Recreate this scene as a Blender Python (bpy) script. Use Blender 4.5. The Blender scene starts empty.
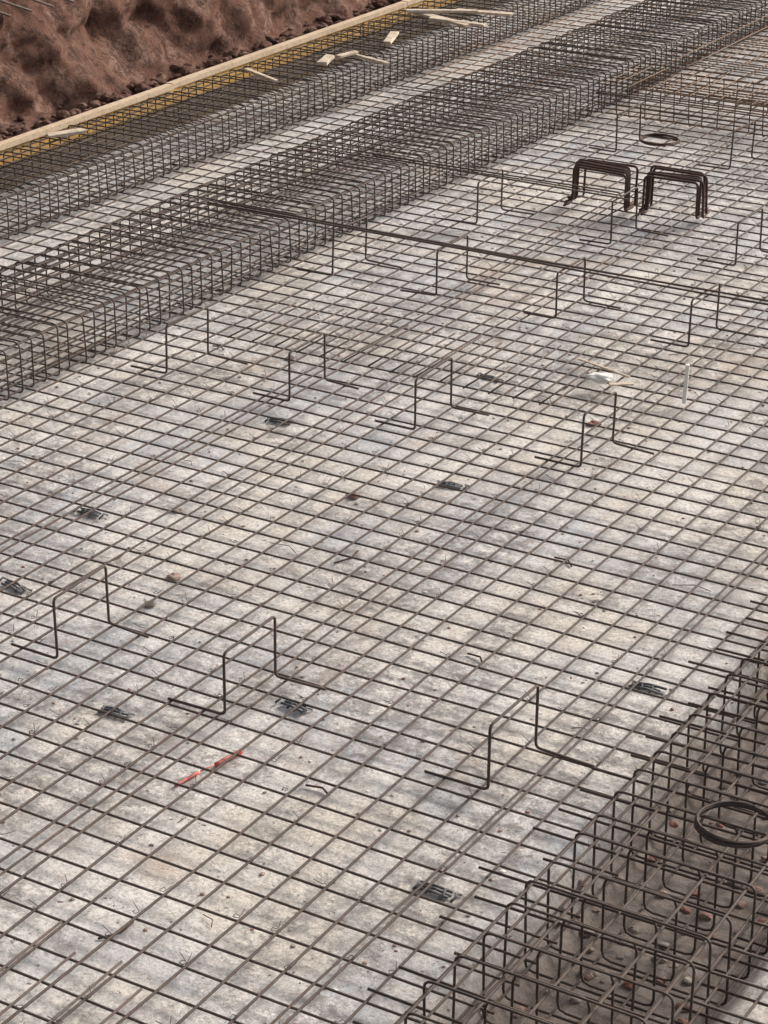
import bpy, math, random, bmesh
from mathutils import Vector, noise, Matrix
random.seed(7)
S=bpy.context.scene
C=bpy.context.collection

# ------------------------------------------------ helpers
def new_obj(name, verts, faces, mat=None, smooth=False, parent=None):
    me=bpy.data.meshes.new(name); me.from_pydata(verts,[],faces); me.update()
    if smooth: me.polygons.foreach_set('use_smooth',[True]*len(me.polygons))
    ob=bpy.data.objects.new(name,me); C.objects.link(ob)
    if mat: me.materials.append(mat)
    if parent: ob.parent=parent
    return ob

def fillet(pts,r,n=3,closed=False):
    pts=[Vector(p) for p in pts]; out=[]; N=len(pts)
    for i,p in enumerate(pts):
        if not closed and i in (0,N-1): out.append(p); continue
        a=pts[i-1]; b=pts[(i+1)%N]
        da=(a-p); db=(b-p)
        if da.normalized().dot(db.normalized())<-0.995: out.append(p); continue
        ra=min(r,da.length*.45,db.length*.45)
        pa=p+da.normalized()*ra; pb=p+db.normalized()*ra
        for k in range(n+1):
            t=k/n
            out.append(pa*(1-t)**2+p*2*t*(1-t)+pb*t*t)
    return out

class Tubes:
    def __init__(s): s.v=[]; s.f=[]
    def add(s,pts,r,n=6,closed=False):
        pts=[Vector(p) for p in pts]; N=len(pts)
        base=len(s.v); prev=None
        for i,p in enumerate(pts):
            if closed: t=pts[(i+1)%N]-pts[i-1]
            else: t=pts[min(i+1,N-1)]-pts[max(i-1,0)]
            t.normalize()
            if prev is None:
                ref=Vector((0,0,1)) if abs(t.z)<.9 else Vector((1,0,0))
                u=t.cross(ref).normalized()
            else:
                u=(prev-t*prev.dot(t))
                if u.length<1e-5: u=t.orthogonal()
                u.normalize()
            prev=u; w=t.cross(u)
            for k in range(n):
                a=2*math.pi*k/n
                s.v.append(p+(u*math.cos(a)+w*math.sin(a))*r)
        segs=N if closed else N-1
        for i in range(segs):
            j=(i+1)%N
            for k in range(n):
                k2=(k+1)%n
                s.f.append((base+i*n+k,base+i*n+k2,base+j*n+k2,base+j*n+k))
        if not closed:
            s.f.append(tuple(base+k for k in reversed(range(n))))
            s.f.append(tuple(base+(N-1)*n+k for k in range(n)))
    def make(s,name,mat,parent=None):
        return new_obj(name,s.v,s.f,mat,True,parent)

def box(v,f,c,size,rot=0,tilt=0,roll=0):
    b=len(v); M=Matrix.Translation(Vector(c))@Matrix.Rotation(rot,4,'Z')@Matrix.Rotation(tilt,4,'Y')@Matrix.Rotation(roll,4,'X')
    for x in(-.5,.5):
        for y in(-.5,.5):
            for z in(-.5,.5):
                v.append(M@Vector((x*size[0],y*size[1],z*size[2])))
    for q in((0,1,3,2),(4,6,7,5),(0,4,5,1),(2,3,7,6),(0,2,6,4),(1,5,7,3)): f.append(tuple(b+i for i in q))

# ------------------------------------------------ materials
def mat(name):
    m=bpy.data.materials.new(name); m.use_nodes=True
    nt=m.node_tree; return m,nt,nt.nodes['Principled BSDF']
def nz(nt,scale,detail=6,rough=.6,dist=0,vec=None):
    n=nt.nodes.new('ShaderNodeTexNoise'); n.inputs['Scale'].default_value=scale
    n.inputs['Detail'].default_value=detail; n.inputs['Roughness'].default_value=rough; n.inputs['Distortion'].default_value=dist
    if vec: nt.links.new(vec,n.inputs['Vector'])
    return n.outputs['Fac']
def ramp(nt,src,stops):
    r=nt.nodes.new('ShaderNodeValToRGB'); e=r.color_ramp.elements
    while len(e)<len(stops): e.new(.5)
    for el,(p,c) in zip(e,stops):
        el.position=p; el.color=(c,c,c,1) if not isinstance(c,tuple) else (*c,1)
    nt.links.new(src,r.inputs[0]); return r.outputs[0]
def mix(nt,fac,a,b,mode='MIX'):
    m=nt.nodes.new('ShaderNodeMix'); m.data_type='RGBA'; m.blend_type=mode
    for i,val in ((0,fac),(6,a),(7,b)):
        if isinstance(val,(int,float)): m.inputs[i].default_value=val
        elif isinstance(val,tuple): m.inputs[i].default_value=(*val,1)
        else: nt.links.new(val,m.inputs[i])
    return m.outputs[2]
def mul(nt,a,b):
    m=nt.nodes.new('ShaderNodeMath'); m.operation='MULTIPLY'; nt.links.new(a,m.inputs[0]); nt.links.new(b,m.inputs[1]); return m.outputs[0]
def bump(nt,b,h,strength,dist):
    n=nt.nodes.new('ShaderNodeBump'); n.inputs['Strength'].default_value=strength; n.inputs['Distance'].default_value=dist
    nt.links.new(h,n.inputs['Height']); nt.links.new(n.outputs[0],b.inputs['Normal'])
def pos(nt,scale=(1,1,1),rot=0):
    t=nt.nodes.new('ShaderNodeTexCoord'); m=nt.nodes.new('ShaderNodeMapping')
    m.inputs['Scale'].default_value=scale; m.inputs['Rotation'].default_value[2]=rot
    nt.links.new(t.outputs['Object'],m.inputs[0]); return m.outputs[0]

def rebar_mat(name,a,b):
    m,nt,bs=mat(name); p=pos(nt)
    col=mix(nt,ramp(nt,nz(nt,3,5,.7,0,p),[(.35,0.),(.65,1.)]),a,b)
    col=mix(nt,ramp(nt,nz(nt,40,3,.6,0,p),[(.5,0.),(.75,.5)]),col,(.17,.125,.10))
    nt.links.new(col,bs.inputs['Base Color'])
    bs.inputs['Roughness'].default_value=.75; bs.inputs['Metallic'].default_value=.1
    bs.inputs['Specular IOR Level'].default_value=.4
    bump(nt,bs,nz(nt,220,2,.5,0,p),.4,.002)
    return m
M_bar=rebar_mat('rebar_steel',(.060,.047,.042),(.092,.064,.051))
M_cage=rebar_mat('cage_steel',(.062,.050,.046),(.095,.069,.056))
M_far=rebar_mat('haze_rust_mesh_steel',(.13,.082,.052),(.19,.118,.072))  # far steel: golden haze painted in as a lighter, warmer rust colour
M_rust=rebar_mat('rusty_steel',(.05,.026,.021),(.088,.043,.032))
M_blk,nt,bs=mat('dusty_black_plastic'); p=pos(nt)
nt.links.new(mix(nt,ramp(nt,nz(nt,45,4,.7,0,p),[(.4,0.),(.6,1.)]),(.06,.065,.075),(.17,.17,.175)),bs.inputs['Base Color']); bs.inputs['Roughness'].default_value=.8

def concrete():
    m,nt,bs=mat('blinding_concrete'); p=pos(nt); p2=pos(nt,(1,.55,1))
    c=mix(nt,ramp(nt,nz(nt,1.1,5,.6,.5,p),[(.42,0.),(.58,1.)]),(.74,.685,.615),(.60,.615,.64))
    # pale laitance patches
    c=mix(nt,ramp(nt,nz(nt,2.2,8,.70,.6,p2),[(.48,0.),(.56,.8)]),c,(.83,.80,.765))
    # coarse mottling
    mot=ramp(nt,nz(nt,13,10,.85,.2,p),[(.46,1.),(.54,0.)])
    big=ramp(nt,nz(nt,1.7,7,.72,.9,p2),[(.44,.85),(.56,.08)])
    c=mix(nt,mul(nt,mot,big),c,(.26,.245,.235))
    # fine grit
    c=mix(nt,ramp(nt,nz(nt,60,5,.88,0,p),[(.42,.6),(.51,0.)]),c,(.29,.265,.245))
    # dark crumbs
    c=mix(nt,ramp(nt,nz(nt,32,3,.7,0,pos(nt,(1,1,1),.4)),[(.30,.9),(.36,0.)]),c,(.10,.08,.07))
    # brown stains
    st=ramp(nt,nz(nt,1.1,8,.76,.8,pos(nt,(1,.8,1),.7)),[(.56,0.),(.68,.55)])
    c=mix(nt,st,c,(.42,.31,.24))
    # rusty spots
    c=mix(nt,ramp(nt,nz(nt,3.4,7,.72,.3,pos(nt,(1,.7,1),1.4)),[(.63,0.),(.71,.7)]),c,(.28,.18,.14))
    # damp dark blotches
    dm=ramp(nt,nz(nt,1.7,10,.80,.7,pos(nt,(1.5,1,1),2.1)),[(.56,0.),(.66,.62)])
    c=mix(nt,dm,c,(.25,.232,.225))
    at=nt.nodes.new('ShaderNodeAttribute'); at.attribute_name='dirt'
    c=mix(nt,at.outputs['Fac'],c,mix(nt,ramp(nt,nz(nt,9,8,.8,.0,p),[(.4,0.),(.6,1.)]),(.15,.115,.095),(.33,.28,.245)))
    nt.links.new(c,bs.inputs['Base Color']); bs.inputs['Roughness'].default_value=.9
    bump(nt,bs,nz(nt,22,9,.78,.1,p),.8,.02)
    return m
M_con=concrete()

def earth():
    m,nt,bs=mat('red_earth'); p=pos(nt); ps=pos(nt,(1,1,.45))
    c=mix(nt,ramp(nt,nz(nt,1.6,8,.7,.5,ps),[(.38,0.),(.62,1.)]),(.205,.088,.056),(.36,.18,.122))
    c=mix(nt,ramp(nt,nz(nt,4,11,.82,.2,p),[(.51,.0),(.58,.8)]),c,(.52,.33,.25))
    c=mix(nt,ramp(nt,nz(nt,10,10,.84,.0,p),[(.44,.85),(.50,0.)]),c,(.09,.038,.026))
    nt.links.new(c,bs.inputs['Base Color']); bs.inputs['Roughness'].default_value=.95
    bump(nt,bs,nz(nt,9,13,.82,.1,p),1,.14)
    return m
M_earth=earth()
def wood(name,a,b,dark=(.16,.12,.09)):
    m,nt,bs=mat(name); p=pos(nt,(1,1,1))
    c=mix(nt,ramp(nt,nz(nt,3,7,.75,1.2,p),[(.38,0.),(.62,1.)]),a,b)
    c=mix(nt,ramp(nt,nz(nt,24,6,.8,0,p),[(.48,0.),(.65,.6)]),c,dark)
    nt.links.new(c,bs.inputs['Base Color']); bs.inputs['Roughness'].default_value=.8
    return m
M_yel=wood('yellow_formply',(.60,.36,.09),(.50,.31,.11),(.32,.2,.09))
M_brn=wood('dark_formply',(.14,.10,.07),(.19,.14,.09))
M_wood=wood('weathered_timber',(.48,.36,.24),(.57,.45,.32),(.28,.21,.15))
M_scrap=wood('pale_timber',(.52,.42,.32),(.60,.52,.41))
M_red,nt,bs=mat('red_plastic'); p=pos(nt)
nt.links.new(mix(nt,ramp(nt,nz(nt,40,4,.7,0,p),[(.4,0.),(.6,1.)]),(.60,.05,.045),(.5,.2,.17)),bs.inputs['Base Color']); bs.inputs['Roughness'].default_value=.7
M_wht,nt,bs=mat('white_plaster'); bs.inputs['Base Color'].default_value=(.80,.78,.72,1); bs.inputs['Roughness'].default_value=.8
M_rub,nt,bs=mat('rubble_stone'); p=pos(nt)
nt.links.new(mix(nt,ramp(nt,nz(nt,4,2,.5,0,p),[(.4,0.),(.6,1.)]),(.28,.13,.095),(.36,.32,.28)),bs.inputs['Base Color']); bs.inputs['Roughness'].default_value=.9

# ------------------------------------------------ ground
new_obj('earth_ground',[(-300,-300,-.6),(300,-300,-.6),(300,300,-.6),(-300,300,-.6)],[(0,1,2,3)],M_earth)
def sst(a,b,x):
    t=max(0,min(1,(x-a)/(b-a))); return t*t*(3-2*t)
def trench(x):
    return sst(-2.66,-2.54,x)*(1-sst(-1.98,-1.88,x))
def gz(x,y):
    return noise.fractal(Vector((x*1.1,y*1.1,0)),1,2,4)*.008-.16*trench(x)
v=[];f=[];d=[]
xs=[-9.06+i*.06 for i in range(int(13.1/.06))]; ys=[-3+i*.12 for i in range(250)]
for y in ys:
    for x in xs:
        v.append((x,y,gz(x,y))); d.append(.9*trench(x+.05*noise.noise(Vector((x*3,y*3,0)))))
nx=len(xs)
for j in range(len(ys)-1):
    for i in range(nx-1):
        a=j*nx+i; f.append((a,a+1,a+nx+1,a+nx))
o=new_obj('concrete_floor',v,f,M_con,True)
at=o.data.attributes.new('dirt','FLOAT','POINT'); at.data.foreach_set('value',d)

# ------------------------------------------------ earth bank
v=[];f=[]
Y0,Y1,dy=-6,42,.045; ny=int((Y1-Y0)/dy)
prof=[]
for k in range(90):
    t=k/89
    if t<.10: prof.append((t/.10*.20,.20+.05*t/.10))
    elif t<.8:
        q=(t-.10)/.70; prof.append((.20+q*.95+.25*q*q,.25+2.3*q))
    else:
        q=(t-.8)/.2; prof.append((1.40+q*8,2.55+q*.5))
for j in range(ny+1):
    y=Y0+j*dy
    for k,(dx,z) in enumerate(prof):
        w=min(1,max(.12,dx/.3))
        a=noise.fractal(Vector((0,y*.9,z*.7)),1,2,3)*.36
        s=y+z*.5
        b=noise.noise(Vector((7,s*4.5,z*.6)))*.07+noise.noise(Vector((17,s*10,z*1.2)))*.03
        P=Vector((2,y*2.6,z*2.6)); dd=noise.voronoi(P)[0]
        c=-(dd[0])*.17+min(.5,(dd[1]-dd[0]))*.08
        P=Vector((2,y*6,z*6)); dd=noise.voronoi(P)[0]; c-=dd[0]*.07
        g=noise.fractal(Vector((4,y*9,z*9)),.5,2,4)*.03
        off=(a+b+c+g)*w
        zz=z+noise.fractal(Vector((dx*3,y*1.7,5)),1,2,4)*.05*(.5+w)
        v.append((min(-9.13,-9.13-dx+max(off,-.5)*.9-(.04*w)),y,zz))
K=len(prof)
for j in range(ny):
    for k in range(K-1):
        a=j*K+k; f.append((a,a+K,a+K+1,a+1))
new_obj('earth_bank',v,f,M_earth,True)
def blob(v,f,x,y,z,s,sub=2,fl=.7):
    b=len(v); bmm=bmesh.new(); bmesh.ops.create_icosphere(bmm,subdivisions=sub,radius=s); r=random.uniform(0,99)
    for q in bmm.verts:
        n=1+.55*noise.fractal(q.co/s*.9+Vector((r,0,0)),1,2,3); c=q.co*n; v.append((x+c.x*1.2,y+c.y,z+c.z*fl))
    for fc in bmm.faces: f.append(tuple(b+q.index for q in fc.verts))
    bmm.free()
v=[];f=[]
for i in range(520):
    blob(v,f,-9.2-abs(random.gauss(0,.09)),random.uniform(6,22),.25+random.uniform(0,.04),random.choice((.012,.018,.025,.035,.05)))
new_obj('earth_clods',v,f,M_earth)
T=Tubes()
for k in range(5):
    s=Vector((-9.75,10.7+.12*k,1.05+.03*k)); e=s+Vector((.25,.45+.1*k,-.12-.04*k))
    T.add([s,s.lerp(e,.5)+Vector((0,0,.05)),e],.008,5)
T.make('exposed_roots',M_cage)

# ------------------------------------------------ formwork
fw=bpy.data.objects.new('formwork_wall',None); C.objects.link(fw)
v=[];f=[];v2=[];f2=[]
y=-2.3;k=0
while y<26:
    L=2.44
    tgt=(v2,f2) if y+L<11.0 else (v,f)
    box(*tgt,(-9.075+random.uniform(-.006,.006),y+L/2,.215),(.021,L-.008,.11))
    box(v2,f2,(-9.078,y+L/2,.075),(.021,L-.012,.15)); y+=L
new_obj('ply_sheets',v,f,M_yel,parent=fw)
new_obj('lower_ply',v2,f2,M_brn,parent=fw)
v=[];f=[]
y=-3.1
while y<26:
    L=random.uniform(2.8,3.6)
    box(v,f,(-9.085+random.uniform(-.012,.012),y+L/2,.292+random.uniform(-.004,.004)),(.06,L-.015,.035),rot=random.uniform(-.004,.004)); y+=L
o=new_obj('top_batten',v,f,M_wood,parent=fw)
T=Tubes()
for (y,h,l) in((15.55,.45,.05),(15.75,.55,-.04),(16.6,.6,.03)):
    T.add([(-9.13,y,0),(-9.13,y+l,.3+h*.5)],.012,6)
T.make('pegs',M_scrap,fw)

# ------------------------------------------------ rebar mesh
def wig(a,b,amp,step=.6,zamp=.004,ph=None):
    a=Vector(a); b=Vector(b); L=(b-a).length; n=max(2,int(L/step)); s=random.uniform(0,100)
    dirn=(b-a).normalized(); side=Vector((-dirn.y,dirn.x,0)); out=[]
    for i in range(n+1):
        t=i/n; p=a.lerp(b,t)
        p=p+side*noise.noise(Vector((s,t*L*.55,0)))*amp
        p.z+=noise.noise(Vector((s+9,t*L*.8,3)))*zamp
        out.append(p)
    return out
R=.0045; SP=.138
def sheet(T,x0,x1,y0,y1,z,sp=SP):
    nxs=int(round((x1-x0)/sp)); nys=int(round((y1-y0)/sp))
    for i in range(nxs+1):
        x=x0+i*sp+random.gauss(0,.006)
        T.add(wig((x,y0-.06,z+2*R),(x+random.gauss(0,.008),y1+.06,z+2*R),.022),R*1.08)
    for j in range(nys+1):
        y=y0+j*sp+random.gauss(0,.006)
        T.add(wig((x0-.06,y,z),(x1+.06,y+random.gauss(0,.009),z),.022),R)
T=Tubes()
sheet(T,-6.78,-2.5,2.6,14.05,.035)
sheet(T,-8.4,-7.5,2.6,13.9,.035)
sheet(T,-1.94,3,0,12,.035)
for x in(-5.62,-4.10,-2.95,-5.2):
    T.add(wig((x,2.6,.043),(x+.02,13.9,.043),.025),R)
for i in range(12):
    x=-4.9+i*SP
    T.add(wig((x+.022,3.3,.045),(x+.022,4.30+random.uniform(-.1,.12),.045),.01),R)
for i in range(14):
    x=-6.3+i*SP
    T.add(wig((x+.02,8.9,.045),(x+.02,9.6+random.uniform(-.1,.1),.045),.01),R)
T.make('rebar_mesh',M_bar)
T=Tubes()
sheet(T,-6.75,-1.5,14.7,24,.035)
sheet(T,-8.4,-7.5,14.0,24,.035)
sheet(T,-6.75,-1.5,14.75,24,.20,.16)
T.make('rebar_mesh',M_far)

T=Tubes()
y=2.9
while y<13.5:
    T.add(wig((-2.72+random.uniform(-.1,.06),y+.05,.062),(-1.75+random.uniform(-.1,.1),y+.05+random.uniform(-.02,.02),.068),.012),.0048)
    y+=.145
T.make('lap_bar',M_bar)

T=Tubes()
for i in range(800):
    x=-6.78+SP*random.randint(0,30); y=2.6+SP*random.randint(0,80)
    a=random.uniform(0,6.28); c=Vector((x,y,.05))
    pts=[c+Vector((math.cos(a+k*1.3)*.011,math.sin(a+k*1.3)*.011,.004*(k%2))) for k in range(5)]
    pts.append(c+Vector((math.cos(a)*.03,math.sin(a)*.03,.02)))
    T.add(pts,.0014,3)
T.make('tie_wire',M_bar)

# ------------------------------------------------ cages
def cage(axis,c0,c1,r0,r1,zb,zt,sp,longs_t,longs_b,side_z,extra=True,jit=.007,rr=.0044,lr=.0052,rad=.03,m=None):
    m=m or M_cage
    E=bpy.data.objects.new('rebar_beam_cage',None); C.objects.link(E)
    def P(c,r,z): return (c,r,z) if axis=='Y' else (r,c,z)
    A=Tubes(); r=r0
    while r<r1:
        j=random.gauss(0,jit); j2=random.gauss(0,jit); dz=random.gauss(0,.005); dc=random.gauss(0,.005)
        A.add(fillet([P(c0+dc,r+j,zb),P(c1+dc,r+j,zb),P(c1+dc,r+j2,zt+dz),P(c0+dc,r+j2,zt+dz)],rad,3,True),rr,5,True)
        if extra:
            mm=(c0+c1)/2; w=(c1-c0)*.2
            A.add(fillet([P(mm-w,r+j+.012,zb+.012),P(mm+w,r+j+.012,zb+.012),P(mm+w,r+j2+.012,zt+dz-.004),P(mm-w,r+j2+.012,zt+dz-.004)],rad,2,True),rr,5,True)
        r+=sp
    A.make('stirrups',m,E)
    B=Tubes()
    def lb(c,z):
        q=wig((c,r0-.05,z),(c+random.uniform(-.01,.01),r1+.05,z),.018,.5,.010)
        if axis!='Y': q=[Vector((a.y,a.x,a.z)) for a in q]
        B.add(q,lr)
    for i in range(longs_t): lb(c0+.02+(c1-c0-.04)*i/(longs_t-1),zt-.012)
    for i in range(longs_b): lb(c0+.02+(c1-c0-.04)*i/(longs_b-1),zb+.012)
    for z in side_z:
        lb(c0+.012,z); lb(c1-.012,z)
    B.make('longitudinal_bars',m,E)
    return E
cage('Y',-7.52,-6.70,2.6,24,.03,.29,.094,9,8,(.085,.14,.19,.24),extra=False)
cage('Y',-9.0,-8.34,2.6,24,.03,.29,.094,8,7,(.10,.17,.24),extra=False)
cage('Y',-2.56,-1.96,2.4,13.9,-.13,.20,.15,5,8,(-.02,.09),rr=.0045,lr=.005)
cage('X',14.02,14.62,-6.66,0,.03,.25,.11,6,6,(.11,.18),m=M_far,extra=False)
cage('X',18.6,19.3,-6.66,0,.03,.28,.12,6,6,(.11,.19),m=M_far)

# ------------------------------------------------ chairs
def chair(x,y,w=.33,h=.25,r=.0055):
    T=Tubes(); a=random.uniform(-.05,.05); lean=random.uniform(-.008,.008); lean2=random.uniform(-.008,.008)
    z0=.055; fl=random.uniform(.19,.25); fr=random.uniform(.19,.25)
    pts=[(-fl,random.uniform(-.02,.02),z0-.004),(0,0,z0),(lean,lean2,z0+h),(lean,w+lean2,z0+h+random.uniform(-.006,.006)),(0,w,z0),(fr,w+random.uniform(-.02,.02),z0-.004)]
    T.add(fillet(pts,.022,4),r,7)
    o=T.make('rebar_chair',M_bar); o.location=(x,y,0); o.rotation_euler[2]=a
for (x,y) in [(-4.83,5.69),(-4.06,5.665),(-3.02,5.70),
    (-6.23,8.30),(-5.51,8.30),(-4.82,8.30),(-3.97,8.30),
    (-6.34,10.0),(-5.68,10.0),(-4.96,10.0),(-4.19,9.96),(-3.4,10.0),
    (-6.12,11.25),(-5.27,11.3),(-4.5,11.3),(-3.7,11.3),
    (-6.1,13.1),(-5.3,13.1),(-4.6,13.1),
    (-4.8,3.1),(-4.0,3.1),(-3.2,3.0)]:
    chair(x,y)
T=Tubes()
for k in range(2):
    T.add(wig((-7.22+.05*k,10.08+.03*k,.316),(-2.6,10.06+.045*k,.316),.03,.5),.0055)
T.add(wig((-6.92,11.4,.316),(-5.2,11.36,.316),.01),.005)
T.add(wig((-6.95,11.43,.316),(-5.3,11.46,.316),.01),.005)
T.make('support_bar',M_bar)

for (x,y,w) in((-5.86,11.95,.36),(-5.38,11.98,.34)):
    T=Tubes()
    for k in range(6):
        yy=k*.028; s=random.uniform(-.025,.025); wz=random.uniform(-.01,.01)
        pts=[(s-.0,yy-.1,.055+.004*k),(s,yy,.055),(s+.005,yy,.275+.004*k+wz),(s+w,yy+random.uniform(-.015,.015),.275+.004*k),(s+w+wz,yy,.055),(s+w,yy+.1,.055)]
        T.add(fillet(pts,.03,4),.008,6)
    o=T.make('rebar_chair_stack',M_rust); o.location=(x,y,0); o.rotation_euler[2]=random.uniform(-.08,.08)

def coil(x,y,z,rad,m,turns=6,r=.0045,sq=.97):
    T=Tubes(); pts=[]; s=random.uniform(0,50)
    for i in range(turns*22):
        a=i/22*2*math.pi; q=rad*(1+.12*noise.noise(Vector((s,i*.05,0))))
        pts.append((q*math.cos(a),q*math.sin(a)*sq,.012+.02*noise.noise(Vector((s,9,i*.11)))+.0015*i/22))
    T.add(pts,r,5); o=T.make('wire_coil',m); o.location=(x,y,z)
coil(-2.13,5.66,.215,.12,M_cage,8,.004)
coil(-5.95,13.45,.06,.13,M_rust,5)

# ------------------------------------------------ spacers
for (x,y) in((-4.454,5.54),(-3.93,5.914),(-2.894,6.69),(-2.911,5.155),(-4.42,7.92),(-5.6,6.87),(-5.42,6.15),(-5.475,8.16),(-4.9,9.16)):
    T=Tubes(); L=random.uniform(.12,.15)
    for yy in(-.018,.0,.016): T.add([(-L/2+random.uniform(0,.02),yy,.006),(0,yy+.002,.011),(L/2-random.uniform(0,.02),yy+random.uniform(-.01,.01),.006)],.005,6)
    for i in range(4):
        xx=-L/2+L*(i+random.uniform(-.25,.25))/3; T.add([(xx,-.026,.002),(xx+.01,-.01,.014),(xx,.01,.014),(xx+.01,.026,.002)],.0045,5)
    o=T.make('bar_spacer',M_blk); o.location=(x,y,.004); o.rotation_euler[2]=random.uniform(-.25,.25)

# ------------------------------------------------ small stuff
def plank(x,y,z,L,w,t,rot,tilt=0,m=M_scrap,name='wood_scrap'):
    v=[];f=[]; box(v,f,(0,0,0),(L,w,t))
    for i in range(len(v)): v[i]=v[i]+Vector((random.uniform(-.02,.02)*(L>.2),random.uniform(-.006,.006),0))
    o=new_obj(name,v,f,m); o.location=(x,y,z); o.rotation_euler=(0,tilt,rot)
    b=o.modifiers.new('b','BEVEL'); b.width=.003; b.segments=1
for a in((-8.50,13.35,.325,.24,.07,.025,1.9),(-8.42,13.5,.345,.2,.05,.02,1.4),(-8.25,13.55,.32,.36,.035,.02,-.3),
         (-8.47,14.2,.325,.34,.06,.022,-1.2),(-8.47,14.95,.325,.62,.07,.022,-.35),(-8.55,15.1,.35,.55,.06,.02,.5),(-8.3,14.9,.33,.5,.05,.02,.0),
         (-8.65,12.75,.32,.42,.035,.02,-.45),(-8.85,10.85,.32,.26,.07,.02,1.1),(-8.3,15.3,.33,.45,.07,.02,.2)):
    plank(*a)
plank(-4.42,9.46,.062,.34,.018,.008,-.3)
plank(-4.25,9.30,.062,.12,.03,.008,.6)
bm=bmesh.new(); bmesh.ops.create_icosphere(bm,subdivisions=4,radius=1)
for q in bm.verts:
    n=1+.3*noise.fractal(q.co*1.7,1,2,4); q.co=Vector((q.co.x*.062*n,q.co.y*.04*n,q.co.z*.022*n))
me=bpy.data.meshes.new('plaster_lump'); bm.to_mesh(me); bm.free(); me.materials.append(M_wht)
o=bpy.data.objects.new('plaster_lump',me); C.objects.link(o); o.location=(-4.36,9.30,.075); o.rotation_euler[2]=.3
for p_ in me.polygons: p_.use_smooth=True
v=[];f=[]; box(v,f,(0,0,.1),(.018,.018,.2)) 
o=new_obj('wooden_stake',v,f,M_wht); o.location=(-3.93,9.33,.02); o.rotation_euler=(.05,.04,.3)
T=Tubes()
T.add(wig((-3.975,5.25,.006),(-3.955,5.36,.008),.02,.02),.006,5); T.add(wig((-3.93,5.43,.006),(-3.905,5.55,.01),.02,.02),.010,5); T.add(wig((-3.96,5.37,.006),(-3.94,5.42,.01),.02,.02),.003,5)
T.make('red_plastic_strip',M_red)
v=[];f=[]
def stone(x,y,s): blob(v,f,x,y,gz(x,y)+s*.3,s,2 if s>.012 else 1,.6)
for (x,y,s) in((-4.92,6.55,.026),(-4.72,7.6,.026),(-4.86,6.3,.022),(-5.3,7.1,.02),(-4.2,8.9,.025),(-5.9,8.9,.02)): stone(x,y,s)
for i in range(800):
    stone(random.uniform(-6.7,-2),random.uniform(3,14),random.choice((.004,.005,.006,.007,.008)))
for i in range(200): stone(random.uniform(-2.6,-1.95),random.uniform(3,9),random.uniform(.008,.02))
new_obj('rubble',v,f,M_rub)
v=[];f=[]
for i in range(60):
    x=random.uniform(-6.6,-2.7); y=random.uniform(3.5,13); blob(v,f,x,y,gz(x,y)+.002,random.uniform(.004,.010),1,.5)
new_obj('plaster_crumbs',v,f,M_wht)
T=Tubes()
for i in range(45):
    x=random.uniform(-6.5,-2.8); y=random.uniform(3.5,13.5); a=random.uniform(0,3.14); L=random.uniform(.04,.16)
    T.add([(x,y,gz(x,y)+.006),(x+math.cos(a)*L*.5+.008,y+math.sin(a)*L*.5,gz(x,y)+.012),(x+math.cos(a+.3)*L,y+math.sin(a+.3)*L,gz(x,y)+.007)],random.choice((.0015,.002,.004)),5)
T.make('wire_offcuts',M_rust)

# ------------------------------------------------ light
w=bpy.data.worlds.new('World'); S.world=w; w.use_nodes=True; nt=w.node_tree
sky=nt.nodes.new('ShaderNodeTexSky'); sky.sky_type='NISHITA'; sky.sun_disc=False
el,az=math.radians(33),math.radians(24)
sky.sun_elevation=el; sky.sun_rotation=az; sky.dust_density=6; sky.air_density=1
hs=nt.nodes.new('ShaderNodeHueSaturation'); hs.inputs['Saturation'].default_value=.35
nt.links.new(sky.outputs[0],hs.inputs['Color']); nt.links.new(hs.outputs[0],nt.nodes['Background'].inputs[0])
nt.nodes['Background'].inputs[1].default_value=.15
sd=bpy.data.lights.new('sun','SUN'); sd.energy=3.7; sd.angle=math.radians(22); sd.color=(1,.885,.775)
so=bpy.data.objects.new('sun',sd); C.objects.link(so)
dirv=Vector((math.sin(az)*math.cos(el),math.cos(az)*math.cos(el),math.sin(el)))
so.rotation_euler=dirv.to_track_quat('Z','Y').to_euler()
S.view_settings.view_transform='Standard'; S.view_settings.look='None'; S.view_settings.exposure=0

# ------------------------------------------------ camera
cd=bpy.data.cameras.new('camera'); cd.sensor_fit='VERTICAL'; cd.sensor_height=36; cd.sensor_width=27; cd.lens=79.07; cd.clip_end=1000
co=bpy.data.objects.new('camera',cd); C.objects.link(co); co.location=(0,0,4)
co.rotation_euler=(math.radians(90-24.44),0,math.radians(31)); S.camera=co
